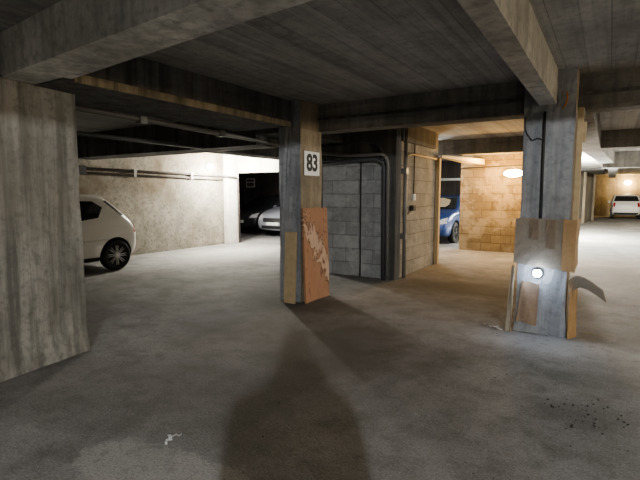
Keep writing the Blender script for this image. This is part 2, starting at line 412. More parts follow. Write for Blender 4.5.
# ------------------------------------------------------------------ signs, boards, cardboard
def text_mesh(name, body, size, mat, parent, loc, rot, sx=1, sy=1, off=.012, ext=.002):
    cu = D.curves.new(name, 'FONT'); cu.body = body; cu.size = size; cu.align_x = 'CENTER'; cu.align_y = 'CENTER'
    cu.offset = off; cu.extrude = ext
    t = D.objects.new(name + '_src', cu); COL.objects.link(t)
    dg = bpy.context.evaluated_depsgraph_get(); me = D.meshes.new_from_object(t.evaluated_get(dg))
    D.objects.remove(t); me.name = name; me.materials.clear(); me.materials.append(mat)
    me.transform(Matrix.Diagonal((sx, sy, 1, 1)))
    o = D.objects.new(name, me); COL.objects.link(o); o.parent = parent; o.location = loc; o.rotation_euler = rot
    return o
bm = bmesh.new(); box(bm, -3.555, -3.545, 5.28, 5.66, 1.755, 2.085)
sg = obj('number_sign', bm, M['signwhite'], bevel=.002); tag(sg, 'white sign with black number 83 on the pillar', 'sign')
text_mesh('number', '83', .30, M['signblack'], sg, (-3.543, 5.47, 1.92), (PI/2, 0, PI/2), .95, 1.05, .010)

bm = bmesh.new(); box(bm, -3.535, -3.505, 5.17, 5.78, .005, 1.30)
bmesh.ops.subdivide_edges(bm, edges=bm.edges[:], cuts=5, use_grid_fill=True)
rn = random.Random(3)
for v in bm.verts:
    v.co.x += .05 * (1 - v.co.z / 1.3) + .008 * math.sin(v.co.y * 9)
    if v.co.z > 1.25: v.co.z += rn.uniform(-.012, .012)
    if v.co.y > 5.76: v.co.y += rn.uniform(-.02, .02)
tag(obj('board', bm, M['rust']), 'peeling red-brown board leaning on the numbered pillar', 'board')
bm = bmesh.new(); box(bm, -3.77, -3.59, 5.13, 5.16, .0, .98)
bmesh.ops.subdivide_edges(bm, edges=bm.edges[:], cuts=3, use_grid_fill=True)
for v in bm.verts: v.co.y -= .05 * (1 - v.co.z)
tag(obj('board', bm, M['wood']), 'tan narrow board on the shaded face of the numbered pillar', 'board')

# cardboard round the right pillar
def sheet(bm, pts, nu=10, nv=8, th=.008, amp=.006, seed=1):
    """four corners -> thin wavy sheet"""
    a, b, c, d = [Vector(p) for p in pts]; rn = random.Random(seed)
    n = (b - a).cross(d - a).normalized(); g = []
    ph = rn.uniform(0, 6)
    for j in range(nv + 1):
        row = []
        for i in range(nu + 1):
            u, v = i / nu, j / nv
            p = (a * (1-u) + b * u) * (1-v) + (d * (1-u) + c * u) * v
            p = p + n * (amp * math.sin(ph + u * 7) * math.cos(v * 5 + ph) + rn.uniform(-amp, amp) * .3)
            if j in (0, nv) or i in (0, nu): p = p + (c - b).normalized() * rn.uniform(-amp, amp)
            row.append(p)
        g.append(row)
    F = [[bm.verts.new(p + n * th / 2) for p in r] for r in g]; B = [[bm.verts.new(p - n * th / 2) for p in r] for r in g]
    for j in range(nv):
        for i in range(nu):
            bm.faces.new((F[j][i], F[j][i+1], F[j+1][i+1], F[j+1][i])); bm.faces.new((B[j][i], B[j+1][i], B[j+1][i+1], B[j][i+1]))
    for i in range(nu):
        for j in (0, nv): bm.faces.new((F[j][i], B[j][i], B[j][i+1], F[j][i+1]))
    for j in range(nv):
        for i in (0, nu): bm.faces.new((F[j][i], F[j+1][i], B[j+1][i], B[j][i]))

cw = empty('cardboard_wrap', 'brown cardboard sheet wrapped around the pillar above the lit lamp', 'cardboard', (-.58, 5.36, .7))
def child(name, bm, mat, par, **k):
    o = obj(name, bm, mat, par, **k); o.matrix_parent_inverse = Matrix.Translation(-Vector(par.location)); return o
bm = bmesh.new(); sheet(bm, [(-.85, 5.325, .76), (-.27, 5.325, .70), (-.275, 5.325, 1.24), (-.845, 5.325, 1.245)], 14, 8)
child('front_panel', bm, M['card'], cw)
bm = bmesh.new(); sheet(bm, [(-.27, 5.325, .70), (-.265, 5.78, .74), (-.265, 5.78, 1.23), (-.275, 5.325, 1.24)], 8, 8, seed=4)
child('side_panel', bm, M['card_orange'], cw)
bm = bmesh.new(); sheet(bm, [(-.39, 5.312, .715), (-.272, 5.312, .70), (-.272, 5.312, 1.235), (-.39, 5.312, 1.24)], 4, 8, .004, .003, seed=5)
child('corner_strip', bm, M['card_orange'], cw)
for x, z0, z1, sd in ((-.70, 1.03, 1.235, 6), (-.545, .94, 1.235, 7)):
    bm = bmesh.new(); sheet(bm, [(x, 5.311, z0), (x + .085, 5.311, z0 - .01), (x + .08, 5.311, z1), (x, 5.311, z1)], 3, 5, .003, .003, seed=sd)
    child('tape_strip', bm, M['tape'], cw)

bm = bmesh.new(); sheet(bm, [(-.80, 5.315, .13), (-.60, 5.315, .10), (-.585, 5.335, .55), (-.76, 5.335, .575)], 8, 8, .006, .008, seed=8)
tag(obj('cardboard_patch', bm, M['card_dark'], smooth=False), 'brown cardboard patch stuck low on the pillar under the lamp', 'cardboard')
bm = bmesh.new(); sheet(bm, [(-.915, 5.30, .0), (-.845, 5.27, .0), (-.835, 5.32, .72), (-.865, 5.34, .74)], 4, 10, .006, .008, seed=9)
tag(obj('cardboard_strip', bm, M['card_pale']), 'pale narrow cardboard strip along left edge of the wrapped pillar', 'cardboard')
bm = bmesh.new(); sheet(bm, [(-.30, 5.28, .005), (-.235, 5.40, .01), (-.245, 5.44, .60), (-.285, 5.32, .66)], 5, 12, .007, .014, seed=10)
sheet(bm, [(-.235, 5.40, .01), (-.25, 5.62, .02), (-.255, 5.62, .55), (-.245, 5.44, .60)], 5, 12, .007, .010, seed=11)
tag(obj('cardboard_strip', bm, M['card_orange']), 'orange-brown tall cardboard strip hanging beside the lower pillar', 'cardboard')
# bent flap: arches out from the pillar, then droops
fl = [(-.315, 5.30, .63), (-.275, 5.30, .665), (-.235, 5.29, .682), (-.17, 5.28, .665), (-.10, 5.27, .625), (-.015, 5.26, .565), (-.01, 5.26, .56)]
bm = bmesh.new(); A = []; B2 = []; A2 = []; B3 = []
for i, (x, y, z) in enumerate(fl):
    w = .055 + .02 * i / 6
    for L_, oy, oz in ((A, 0, .0), (B2, .04, -.12)):
        L_.append(bm.verts.new((x - (oz * .3), y + oy, z + oz - .0)))
    for L_, oy, oz in ((A2, 0, .0), (B3, .04, -.12)):
        L_.append(bm.verts.new((x - (oz * .3) - .004, y + oy - .004, z + oz - .009)))
for i in range(len(fl) - 1):
    bm.faces.new((A[i], A[i+1], B2[i+1], B2[i])); bm.faces.new((A2[i], B3[i], B3[i+1], A2[i+1]))
    bm.faces.new((A[i], A2[i], A2[i+1], A[i+1])); bm.faces.new((B2[i], B2[i+1], B3[i+1], B3[i]))
for i in (0, len(fl) - 1): bm.faces.new((A[i], B2[i], B3[i], A2[i]))
tag(obj('cardboard_flap', bm, M['card']), 'bent torn cardboard flap sticking out right of the wrapped pillar', 'cardboard')

# batten on the side of the right pillar
bm = bmesh.new(); box(bm, -.315, -.262, 5.37, 5.44, 1.20, 2.36)
bt = empty('wooden_batten', 'long raw wooden batten upright on the side of the wrapped pillar', 'batten', (-.29, 5.4, 1.2))
child('strip', bm, M['wood'], bt, bevel=.004)
bm = bmesh.new(); box(bm, -.262, -.235, 5.38, 5.45, 2.02, 2.22); child('block', bm, M['wood'], bt, bevel=.004)

# ------------------------------------------------------------------ pipes and cables
def pipe(name, pts, r, mat, label, cat='pipe', fr=.1, clamps=(), seg=10, group=None):
    bm = bmesh.new(); tube(bm, fillet(pts, fr), r, seg)
    o = obj(name, bm, M[mat], smooth=True); tag(o, label, cat, group)
    for c in clamps:
        c = Vector(c); bm = bmesh.new(); box(bm, c.x - r*1.5, c.x + r*1.5, c.y - r*1.5, c.y + r*1.5, c.z - r*1.4, c.z + r*1.4)
        obj('clamp', bm, M['steel'], o, bevel=.003)
    return o
pipe('conduit_pipe', [(-4.74, 2.3, 2.40), (-4.72, 5.4, 2.34), (-4.68, 7.29, 2.26), (-3.95, 7.27, 2.17), (-3.27, 7.27, 2.17), (-3.22, 7.33, 2.05), (-3.22, 7.35, .10)], .032, 'pvc',
     'grey pipe along the beam curving down the block enclosure corner', fr=.16, clamps=[(-4.73, 3.6, 2.37), (-4.72, 4.9, 2.35)])
pipe('conduit_pipe', [(-4.6, 7.31, 2.06), (-3.45, 7.31, 2.10), (-3.30, 7.35, 2.02), (-3.29, 7.36, .0)], .038, 'darkpipe',
     'thick black pipe bending down the front of the block enclosure', fr=.18)
pipe('conduit_pipe', [(-4.6, 7.33, 2.36), (-3.6, 7.31, 2.40), (-3.38, 7.31, 2.34), (-3.30, 7.31, 2.18)], .022, 'darkpipe',
     'thin black pipe across the dark lintel of the block enclosure', fr=.14)
pipe('conduit_pipe', [(-3.065, 7.74, 2.66), (-3.065, 7.74, .0)], .034, 'pvc',
     'grey vertical pipe beside the corner of the block enclosure', clamps=[(-3.08, 7.74, 1.9), (-3.08, 7.74, .75)])
pipe('conduit_pipe', [(-3.10, 7.86, 1.0), (-3.09, 7.86, 2.18), (-3.09, 8.1, 2.22), (-3.09, 9.5, 2.22)], .018, 'wood',
     'thin tan pipe running level across the block side wall', fr=.1)
pipe('cable', [(-3.80, 7.46, 2.08), (-3.80, 7.46, 0.0)], .012, 'cable', 'black cable straight down the middle of the grey block wall', 'cable')
pipe('cable', [(-3.12, 8.32, 2.42), (-3.125, 8.32, 1.5)], .010, 'cable', 'black cable dropping to the small switch on the block wall', 'cable')
bm = bmesh.new(); box(bm, -3.14, -3.10, 8.28, 8.37, 1.38, 1.50)
sw = tag(obj('light_switch', bm, M['signwhite'], bevel=.006), 'small white switch on the block side wall', 'switch')
bm = bmesh.new(); box(bm, -3.10, -3.092, 8.305, 8.345, 1.41, 1.47); obj('rocker', bm, M['plate'], sw, bevel=.002)
sk = empty('wall_socket', 'black box with a short lead on the block side wall', 'socket', (-3.1, 8.2, 1.2))
bm = bmesh.new(); box(bm, -3.14, -3.06, 8.14, 8.30, 1.19, 1.29); child('box', bm, M['cable'], sk, bevel=.01)
bm = bmesh.new(); tube(bm, fillet([(-3.08, 8.15, 1.22), (-3.09, 8.0, 1.16), (-3.09, 7.88, 1.13), (-3.07, 7.8, 1.15)], .08), .011, 8); child('lead', bm, M['cable'], sk)
bm = bmesh.new(); box(bm, -3.14, -3.06, 9.62, 9.74, 0, 2.25); tag(obj('wooden_post', bm, M['wood'], bevel=.006), 'tan upright wooden post at the end of the block wall', 'post')
bm = bmesh.new(); prism(bm, [(-3.10, 9.75), (-3.00, 9.6), (-2.80, 12.55), (-3.15, 12.55)], 2.26, 2.30)
for v in bm.verts:
    if v.co.y > 12 and v.co.z > 2.28: v.co.z += .10
tag(obj('wooden_plank', bm, M['wood_pale']), 'pale plank spanning the opening above the blue car', 'plank')
# back wall pipes
for k, (z, r, x) in enumerate(((2.07, .03, WL + .05), (1.97, .026, WL + .045))):
    zz = [z, z - .04, z - .06]
    xe = WL + .20
    pts = [(x, 5.2, zz[0]), (x, 9.8, zz[1]), (x, 10.22, zz[1])]
    if k == 0: pts += [(xe, 10.26, zz[2]), (xe, 10.72, zz[2] - .02), (xe, 10.76, 0.0)]
    pipe('wall_pipe', pts, r, 'brownpipe', ('upper grey pipe on the stained wall turning down the pilaster' if k == 0 else 'lower grey pipe along the stained wall under its twin'),
         fr=.12, clamps=[(x, 7.2, zz[0] - .02), (x, 9.0, zz[1] + .01)])
bm = bmesh.new(); box(bm, WL, WL + .12, 5.75, 5.95, 1.93, 2.12); tag(obj('junction_box', bm, M['plastic'], bevel=.01), 'dark junction box where the wall pipes start', 'junction box')
pipe('ceiling_pipe', [(-5.88, 2.6, 2.28), (-5.88, 5.65, 2.28)], .03, 'darkpipe', 'thin pipe hung in the dark behind the wide streaked beam')
pipe('ceiling_pipe', [(-6.65, 16.0, 2.0), (-3.3, 16.0, 2.0)], .045, 'whitepipe', 'white level pipe above the blue car')
pipe('cable', [(-3.40, 12.57, 2.18), (-2.6, 12.575, 2.20), (-1.2, 12.57, 2.23)], .014, 'cable', 'black cable stretched across the tan block wall', 'cable')
pipe('cable', [(-.61, 5.335, 2.34), (-.61, 5.335, 1.9), (-.605, 5.34, 1.24)], .014, 'cable', 'black cable down the front of the cardboard-wrapped pillar', 'cable')
pipe('cable', [(-.80, 5.345, 2.30), (-.79, 5.34, 2.15), (-.72, 5.335, 2.05), (-.67, 5.335, 2.08), (-.62, 5.335, 2.06)], .006, 'cable', 'thin looping black wire high on the cardboard-wrapped pillar', 'wire', fr=.06)
pipe('cable', [(-.42, 5.335, 2.52), (-.41, 5.335, 2.42), (-.45, 5.335, 2.36)], .007, 'orangewire', 'orange wire end at the top of the cardboard-wrapped pillar', 'wire', fr=.05)

# ------------------------------------------------------------------ lamps
def point(name, loc, power, col, r=.06, par=None):
    l = D.lights.new(name, 'POINT'); l.energy = power; l.color = col; l.shadow_soft_size = r
    o = D.objects.new(name, l); COL.objects.link(o); o.location = loc
    return o
def bulkhead(label, loc, n, rx, rz, mat, depth=.07):
    """oval bulkhead lamp on a wall; n = outward direction"""
    n = Vector(n).normalized(); sd = Vector((0, 0, 1)).cross(n); e = empty('bulkhead_lamp', label, 'lamp', loc)
    mt = Matrix((sd * rx, Vector((0, 0, 1)) * rz, n)).transposed().to_4x4()
    bm = bmesh.new(); lathe(bm, [(1.12, 0), (1.12, .03), (1.0, .035)], mt); obj('base', bm, M['plastic'], e, smooth=False)
    bm = bmesh.new(); lathe(bm, [(1.0, .034), (.95, .034 + depth * .5), (.7, .034 + depth * .9), (.2, .034 + depth)], mt); obj('glass', bm, M[mat], e, smooth=True)
    bm = bmesh.new(); tube(bm, [mt @ Vector((0, -1.04, .035)), mt @ Vector((0, -.7, .045 + depth * .9)), mt @ Vector((0, .7, .045 + depth * .9)), mt @ Vector((0, 1.04, .035))], .006, 6); obj('guard_bar', bm, M['plastic'], e)
    return e
bulkhead('glaring white lamp high on the stained wall', (WL, 9.72, 2.28), (1, 0, 0), .14, .09, 'lamp_white')
point('lamp_light', (WL + .75, 9.66, 2.20), 240, (1, .95, .84), .08)
bulkhead('warm oval lamp on the tan block wall', (-2.09, 12.6, 2.02), (0, -1, 0), .24, .10, 'lamp_warm')
point('lamp_light', (-2.30, 11.8, 2.05), 95, (1, .56, .17), .1)
bulkhead('warm lamp on the far wall above the small white car', (.96, YB, 2.25), (0, -1, 0), .22, .15, 'lamp_warm')
point('lamp_light', (.96, YB - .4, 2.2), 60, (1, .66, .27), .1)
bulkhead('small bluish white lamp glowing low on the wrapped pillar', (-.61, 5.352, .665), (0, -1, 0), .042, .042, 'lamp_led', .05)
point('lamp_light', (-.61, 5.21, .66), .9, (.45, .65, 1), .04)
# lights out of view: garage lamps, plus added fills for bay and blue car
point('unseen_light', (-1.8, 18.2, 1.75), 1300, (1, .98, .90), .15)
point('unseen_light', (5.0, 15.0, 2.3), 460, (1, .95, .84), .15)
point('unseen_light', (-7.6, 11.6, 2.3), 60, (1, .96, .92), .15)  # added fill so the cars in the bay show
point('unseen_light', (5.0, 26.0, 2.3), 260, (1, .88, .68), .15)
point('unseen_light', (8.5, 2.7, 2.2), 230, (1, .84, .58), .15)
point('unseen_light', (-4.2, 11.4, 2.35), 45, (.85, .95, 1), .15)  # added fill to brighten the front of the blue car
TH = math.radians(32)
fw = Vector((-math.sin(TH), math.cos(TH), 0)); rt = Vector((math.cos(TH), math.sin(TH), 0))
sp = D.lights.new('garage_downlight', 'SPOT'); sp.energy = 470; sp.color = (.94, .97, 1); sp.shadow_soft_size = .05
sp.spot_size = math.radians(179.9); sp.spot_blend = .004
so = D.objects.new('garage_downlight', sp); COL.objects.link(so); so.location = fw * -4.1 + rt * .22 + Vector((0, 0, 2.64))

# ------------------------------------------------------------------ cars
def lerp(pts, x):
    for (a, b), (c, d) in zip(pts, pts[1:]):
        if a <= x <= c: return b + (d - b) * (x - a) / (c - a)
    return pts[0][1] if x < pts[0][0] else pts[-1][1]

def smooth_outline(pts, n=3):
    for _ in range(n):
        q = []
        for i in range(len(pts)):
            a, b = pts[i], pts[(i+1) % len(pts)]
            q += [(a[0]*.75 + b[0]*.25, a[1]*.75 + b[1]*.25), (a[0]*.25 + b[0]*.75, a[1]*.25 + b[1]*.75)]
        pts = q
    return pts

HATCH = dict(L=3.5, W=1.60, belt=.96, wb=(-1.20, 1.14), wr=.30,
    prof=[(-1.60,.24),(-1.70,.34),(-1.74,.58),(-1.73,.80),(-1.60,.95),(-1.50,1.06),(-1.09,1.42),(-1.02,1.455),(-.5,1.49),(.1,1.46),(.45,1.36),(.98,1.02),(1.45,.90),(1.68,.74),(1.76,.52),(1.70,.30),(1.60,.22),(1.2,.2),(0,.2),(-1.2,.2)])
SEDAN = dict(L=4.3, W=1.74, belt=.94, wb=(-1.30, 1.30), wr=.32,
    prof=[(-2.0,.26),(-2.12,.36),(-2.15,.62),(-2.08,.92),(-1.85,1.06),(-1.35,1.38),(-1.1,1.44),(-.4,1.47),(.15,1.42),(.5,1.28),(1.05,1.0),(1.6,.90),(1.98,.74),(2.13,.52),(2.10,.32),(2.0,.22),(1.3,.2),(0,.2),(-1.3,.2)])

def car(name, label, cat, loc, rz, spec, paint, rim_mat, seen, group=None):
    e = empty(name, label, cat, loc, rz, group)
    W2 = spec['W'] / 2; L2 = spec['L'] / 2; belt = spec['belt']
    def hw(x, z):
        t = min(1, abs(x) / L2)
        w = W2 * (1 - .16 * t ** 4)
        if z > belt: w -= (z - belt) * .30
        if z < .45: w -= (.45 - z) * .18
        w -= .03 * max(0, 1 - abs(z - .80) / .10) * 0.4          # waist crease
        return w
    out = smooth_outline(spec['prof'], 2); n = len(out)
    K = 9; R = .11
    bm = bmesh.new(); rings = {1: [], -1: []}
    for sg in (1, -1):
        for k in range(K + 1):
            f = (k / K) ** 1.6 * .96; row = []
            for (x, z) in out:
                sx = max(-L2 + .55, min(L2 - .55, x)) * .9; sz = .62
                px_, pz = x + (sx - x) * f, z + (sz - z) * f
                d = math.hypot(px_ - x, pz - z)
                y = hw(px_, pz)
                if d < R: y -= R * .8 * (1 - math.sqrt(max(0, 1 - (1 - d / R) ** 2)))
                row.append(bm.verts.new((px_, sg * y, pz)))
            rings[sg].append(row)
        for k in range(K):
            for i in range(n):
                bm.faces.new((rings[sg][k][i], rings[sg][k][(i+1) % n], rings[sg][k+1][(i+1) % n], rings[sg][k+1][i]))
        bm.faces.new(rings[sg][K])
    # strip across the car
    NS = 8; strips = [rings[-1][0]]
    for j in range(1, NS):
        t = -1 + 2 * j / NS; row = []
        for i, (x, z) in enumerate(out):
            a, b = out[i-1], out[(i+1) % n]; dx, dz = b[0] - a[0], b[1] - a[1]; l = math.hypot(dx, dz) or 1
            nx, nz = -dz / l, dx / l
            if nx * x + nz * (z - .7) < 0: nx, nz = -nx, -nz
            c = (.09 * abs(nx) + .03 * max(0, nz)) * (1 - t * t)
            y = abs(rings[1][0][i].co.y) * t
            row.append(bm.verts.new((x + nx * c, y, z + nz * c)))
        strips.append(row)
    strips.append(rings[1][0])
    for a, b in zip(strips, strips[1:]):
        for i in range(n): bm.faces.new((a[i], b[i], b[(i+1) % n], a[(i+1) % n]))
    bmesh.ops.recalc_face_normals(bm, faces=bm.faces[:])
    bm.normal_update(); tree = BVHTree.FromBMesh(bm)
    body = obj('body', bm, [M[paint], M['plastic']], e, smooth=True)
    # wheel arches cut out
    bmc = bmesh.new()
    for wx in spec['wb']:
        for sg in (1, -1):
            mt = Matrix.Translation((wx, sg * (W2 - .27), spec['wr'])) @ Matrix.Rotation(-sg * PI/2, 4, 'X')
            lathe(bmc, [(spec['wr'] + .055, 0), (spec['wr'] + .055, .6)], mt, 32)
    bmesh.ops.recalc_face_normals(bmc, faces=bmc.faces[:])
    mc = D.meshes.new('cut'); bmc.to_mesh(mc); bmc.free(); mc.materials.append(M[paint]); mc.materials.append(M['plastic'])
    for p in mc.polygons: p.material_index = 1
    oc = D.objects.new('cut', mc); COL.objects.link(oc); oc.parent = e
    md = body.modifiers.new('b', 'BOOLEAN'); md.operation = 'DIFFERENCE'; md.object = oc; md.solver = 'EXACT'
    bpy.context.view_layer.update()
    me = D.meshes.new_from_object(body.evaluated_get(bpy.context.evaluated_depsgraph_get()))
    body.modifiers.clear()
    if len(me.polygons) > 200: body.data = me
    D.objects.remove(oc)

    def patch(nm, axis, sgn, poly, mat, par=e, eps=.006, cell=.06, th=0):
        """polygon drawn in side (x,z), end (y,z) or plan view, laid on the body skin"""
        b = bmesh.new()
        vs = [b.verts.new((p[0], p[1], 0)) for p in poly]; b.faces.new(vs)
        xs = [p[0] for p in poly]; ys = [p[1] for p in poly]
        for ax, lo, hi in ((0, min(xs), max(xs)), (1, min(ys), max(ys))):
            c = lo + cell
            while c < hi:
                co = (c, 0, 0) if ax == 0 else (0, c, 0); no = (1, 0, 0) if ax == 0 else (0, 1, 0)
                bmesh.ops.bisect_plane(b, geom=b.verts[:] + b.edges[:] + b.faces[:], plane_co=co, plane_no=no); c += cell
        bad = []
        for v in b.verts:
            if axis == 's': o_, d_ = Vector((v.co.x, sgn * 3, v.co.y)), Vector((0, -sgn, 0))
            else: o_, d_ = Vector((sgn * 5, v.co.x, v.co.y)), Vector((-sgn, 0, 0))
            h, nr, _, _ = tree.ray_cast(o_, d_)
            if h is None: bad.append(v); continue
            if nr.dot(d_) > 0: nr = -nr
            v.co = h + nr * eps
        if bad: bmesh.ops.delete(b, geom=bad, context='VERTS')
        return obj(nm, b, M[mat], par, smooth=True)
    for f in seen['patches']: 
        for sg in f[1]: patch(f[0], f[2], sg, [((sg2 * p[0]) if False else p[0], p[1]) for sg2 in (1,) for p in f[3]], f[4], eps=f[5] if len(f) > 5 else .006)
    # mirrors
    for sg in seen.get('mirrors', ()):
        mx, mz = seen['mirror_at']; b = bmesh.new(); y = hw(mx, mz)
        lathe(b, [(.02, -.07), (.075, -.05), (.09, 0), (.07, .06), (.02, .075)], Matrix.Translation((mx, sg * (y + .10), mz)) @ Matrix.Rotation(PI/2, 4, 'X') @ Matrix.Diagonal((.7, .85, 1.2, 1)), 14)
        tube(b, [(mx, sg * (y - .02), mz - .06), (mx, sg * (y + .06), mz - .03)], .02, 8)
        obj('wing_mirror', b, M[seen.get('mirror_mat', paint)], e, smooth=True)
    # wheels
    for wx in spec['wb']:
        for sg in (1, -1):
            r = spec['wr']; mt = Matrix.Translation((wx, sg * (W2 - .11), r)) @ Matrix.Rotation(-sg * PI/2, 4, 'X')
            b = bmesh.new(); lathe(b, [(r*.66, -.09), (r*.93, -.09), (r, -.06), (r, .06), (r*.95, .085), (r*.68, .085), (r*.66, .05)], mt, 36)
            wh = obj('wheel', b, M['black'], e, smooth=True); wh.data.polygons.foreach_set('use_smooth', [len(p.vertices) < 5 for p in wh.data.polygons])
            b = bmesh.new()
            lathe(b, [(r*.68, .02), (r*.69, .075), (r*.63, .085), (r*.60, .055), (r*.14, .05), (r*.12, .07)], mt, 30)
            rim = obj('rim', b, M['darkalloy'], wh)
            b = bmesh.new()
            for q in range(8):
                a = 2 * PI * q / 8; c_, s_ = math.cos(a), math.sin(a)
                for off in (-.022, .022):
                    p0 = Vector((c_ * r*.10 - s_ * off * .4, s_ * r*.10 + c_ * off * .4, .080)); p1 = Vector((c_ * r*.64 - s_ * off, s_ * r*.64 + c_ * off, .082))
                    tube(b, [mt @ p0, mt @ p1], .009, 6)
            lathe(b, [(r*.13, .06), (r*.13, .09), (r*.05, .095)], mt, 16)
            obj('spokes', b, M[rim_mat], wh)
    return e

side_glass_h = [[(-.84,1.05),(-.30,.98),(-.30,1.37),(-.78,1.36),(-.96,1.24)], [(-.24,.98),(.70,.98),(.66,1.08),(.28,1.36),(-.24,1.375)]]
def hatch_patches(tail=True, front=False):
    P = [('side_window', (1, -1), 's', side_glass_h[0], 'glass'), ('side_window', (1, -1), 's', side_glass_h[1], 'glass'),
         ('windscreen', (1,), 'f', [(-.60,1.08),(.60,1.08),(.48,1.38),(-.48,1.38)], 'glass'),
         ('rear_window', (-1,), 'f', [(-.64,1.07),(.64,1.07),(.53,1.37),(-.53,1.37)], 'glass'),
         ('bumper_trim', (-1,), 'f', [(-.62,.27),(.62,.27),(.62,.40),(-.62,.40)], 'plastic'),
         ('number_plate', (-1,), 'f', [(-.26,.70),(.26,.70),(.26,.81),(-.26,.81)], 'plate'),
         ('tail_light', (-1,), 'f', [(-.70,.72),(-.56,.74),(-.54,.98),(-.64,.98)], 'redlens'),
         ('tail_light', (-1,), 'f', [(.56,.74),(.70,.72),(.64,.98),(.54,.98)], 'redlens'),
         ('rear_window_edge', (1, -1), 's', [(-1.00,1.37),(-1.08,1.37),(-1.41,1.08),(-1.33,1.08)], 'glass'),
         ('sill_trim', (1, -1), 's', [(-.85,.225),(.78,.225),(.78,.30),(-.85,.30)], 'plastic'),
         ('door_seam', (1, -1), 's', [(-.28,.32),(-.268,.32),(-.268,.98),(-.28,.98)], 'plastic'),
         ('door_handle', (1, -1), 's', [(-.22,.84),(-.06,.84),(-.06,.87),(-.22,.87)], 'plastic'),
         ('grille', (1,), 'f', [(-.45,.34),(.45,.34),(.5,.52),(-.5,.52)], 'plastic')]
    for a in (1, -1):
        P.append(('headlight', (1,), 'f', [(a*.42,.62),(a*.68,.60),(a*.66,.80),(a*.50,.76)], 'headlens'))
    return P
def sedan_patches():
    P = [('side_window', (1, -1), 's', [(-1.20,1.0),(-.25,.98),(-.25,1.36),(-.85,1.36),(-1.12,1.24)], 'glass'),
         ('side_window', (1, -1), 's', [(-.19,.98),(.80,.99),(.45,1.24),(.18,1.34),(-.19,1.36)], 'glass'),
         ('windscreen', (1,), 'f', [(-.74,1.03),(.74,1.03),(.58,1.385),(-.58,1.385)], 'glass'),
         ('rear_window', (-1,), 'f', [(-.60,1.10),(.60,1.10),(.48,1.36),(-.48,1.36)], 'glass'),
         ('grille', (1,), 'f', [(-.42,.52),(.42,.52),(.48,.66),(-.48,.66)], 'plastic'),
         ('air_intake', (1,), 'f', [(-.55,.29),(.55,.29),(.5,.40),(-.5,.40)], 'plastic'),
         ('number_plate', (1,), 'f', [(-.26,.42),(.26,.42),(.26,.53),(-.26,.53)], 'plate'),
         ('sill_trim', (1, -1), 's', [(-.9,.225),(.9,.225),(.9,.30),(-.9,.30)], 'plastic'),
         ('door_handle', (1, -1), 's', [(-.20,.84),(-.02,.84),(-.02,.87),(-.20,.87)], 'plastic')]
    for a in (1, -1):
        P.append(('headlight', (1,), 'f', [(a*.46,.60),(a*.76,.62),(a*.74,.80),(a*.52,.72)], 'headlens'))
        P.append(('tail_light', (-1,), 'f', [(a*.52,.72),(a*.76,.72),(a*.72,.92),(a*.52,.90)], 'redlens'))
    return P
# nearest car, nose away from the viewer (local +x -> world -Y)
car('car', 'cream white hatchback half hidden behind the broad left pillar', 'car', (-9.0, 4.38, 0), -PI/2 - .03, HATCH, 'white_paint', 'chrome',
    dict(patches=hatch_patches(), mirrors=(1, -1), mirror_at=(.62, 1.0), mirror_mat='plastic'))
car('car', 'tiny white hatchback seen from behind by the far wall', 'car', (.85, 34.75, 0), PI/2, HATCH, 'white_paint', 'chrome',
    dict(patches=hatch_patches(), mirrors=(1, -1), mirror_at=(.62, 1.0)))
car('car', 'silver-blue car facing out of the dark garage bay', 'car', (-9.90, 14.9, 0), -PI/2, SEDAN, 'silver_paint', 'chrome',
    dict(patches=sedan_patches(), mirrors=(1, -1), mirror_at=(.75, 1.0)))
car('car', 'dark car with white number plate left of the silver-blue car', 'car', (-11.95, 15.45, 0), -PI/2, SEDAN, 'dark_paint', 'darkalloy',
    dict(patches=sedan_patches(), mirrors=(1, -1), mirror_at=(.75, 1.0)))
car('car', 'blue car nose showing between block wall and tan wall', 'car', (-4.80, 15.5, 0), -PI/2, SEDAN, 'blue_paint', 'darkalloy',
    dict(patches=sedan_patches() + [('windscreen_reflection', (1,), 'f', [(-.40,1.08),(.40,1.08),(.48,1.16),(.44,1.30),(.20,1.36),(-.20,1.36),(-.44,1.30),(-.48,1.16)], 'wood_pale', .014)], mirrors=(1, -1), mirror_at=(.80, 1.02), mirror_mat='plastic'))  # beige patch on the windscreen is a painted reflection

# ------------------------------------------------------------------ small sign in the garage bay
bm = bmesh.new(); box(bm, -15.2, -14.65, 17.46, 17.5, 1.82, 2.26); sg2 = tag(obj('wall_sign', bm, M['signwhite'], bevel=.004), 'small pale sign on the dark garage bay wall', 'sign')
bm = bmesh.new(); box(bm, -15.14, -14.71, 17.452, 17.462, 2.10, 2.21); obj('upper_panel', bm, M['dark'], sg2)
bm = bmesh.new(); box(bm, -15.14, -14.71, 17.452, 17.462, 1.87, 2.05); obj('lower_panel', bm, M['panel'], sg2)

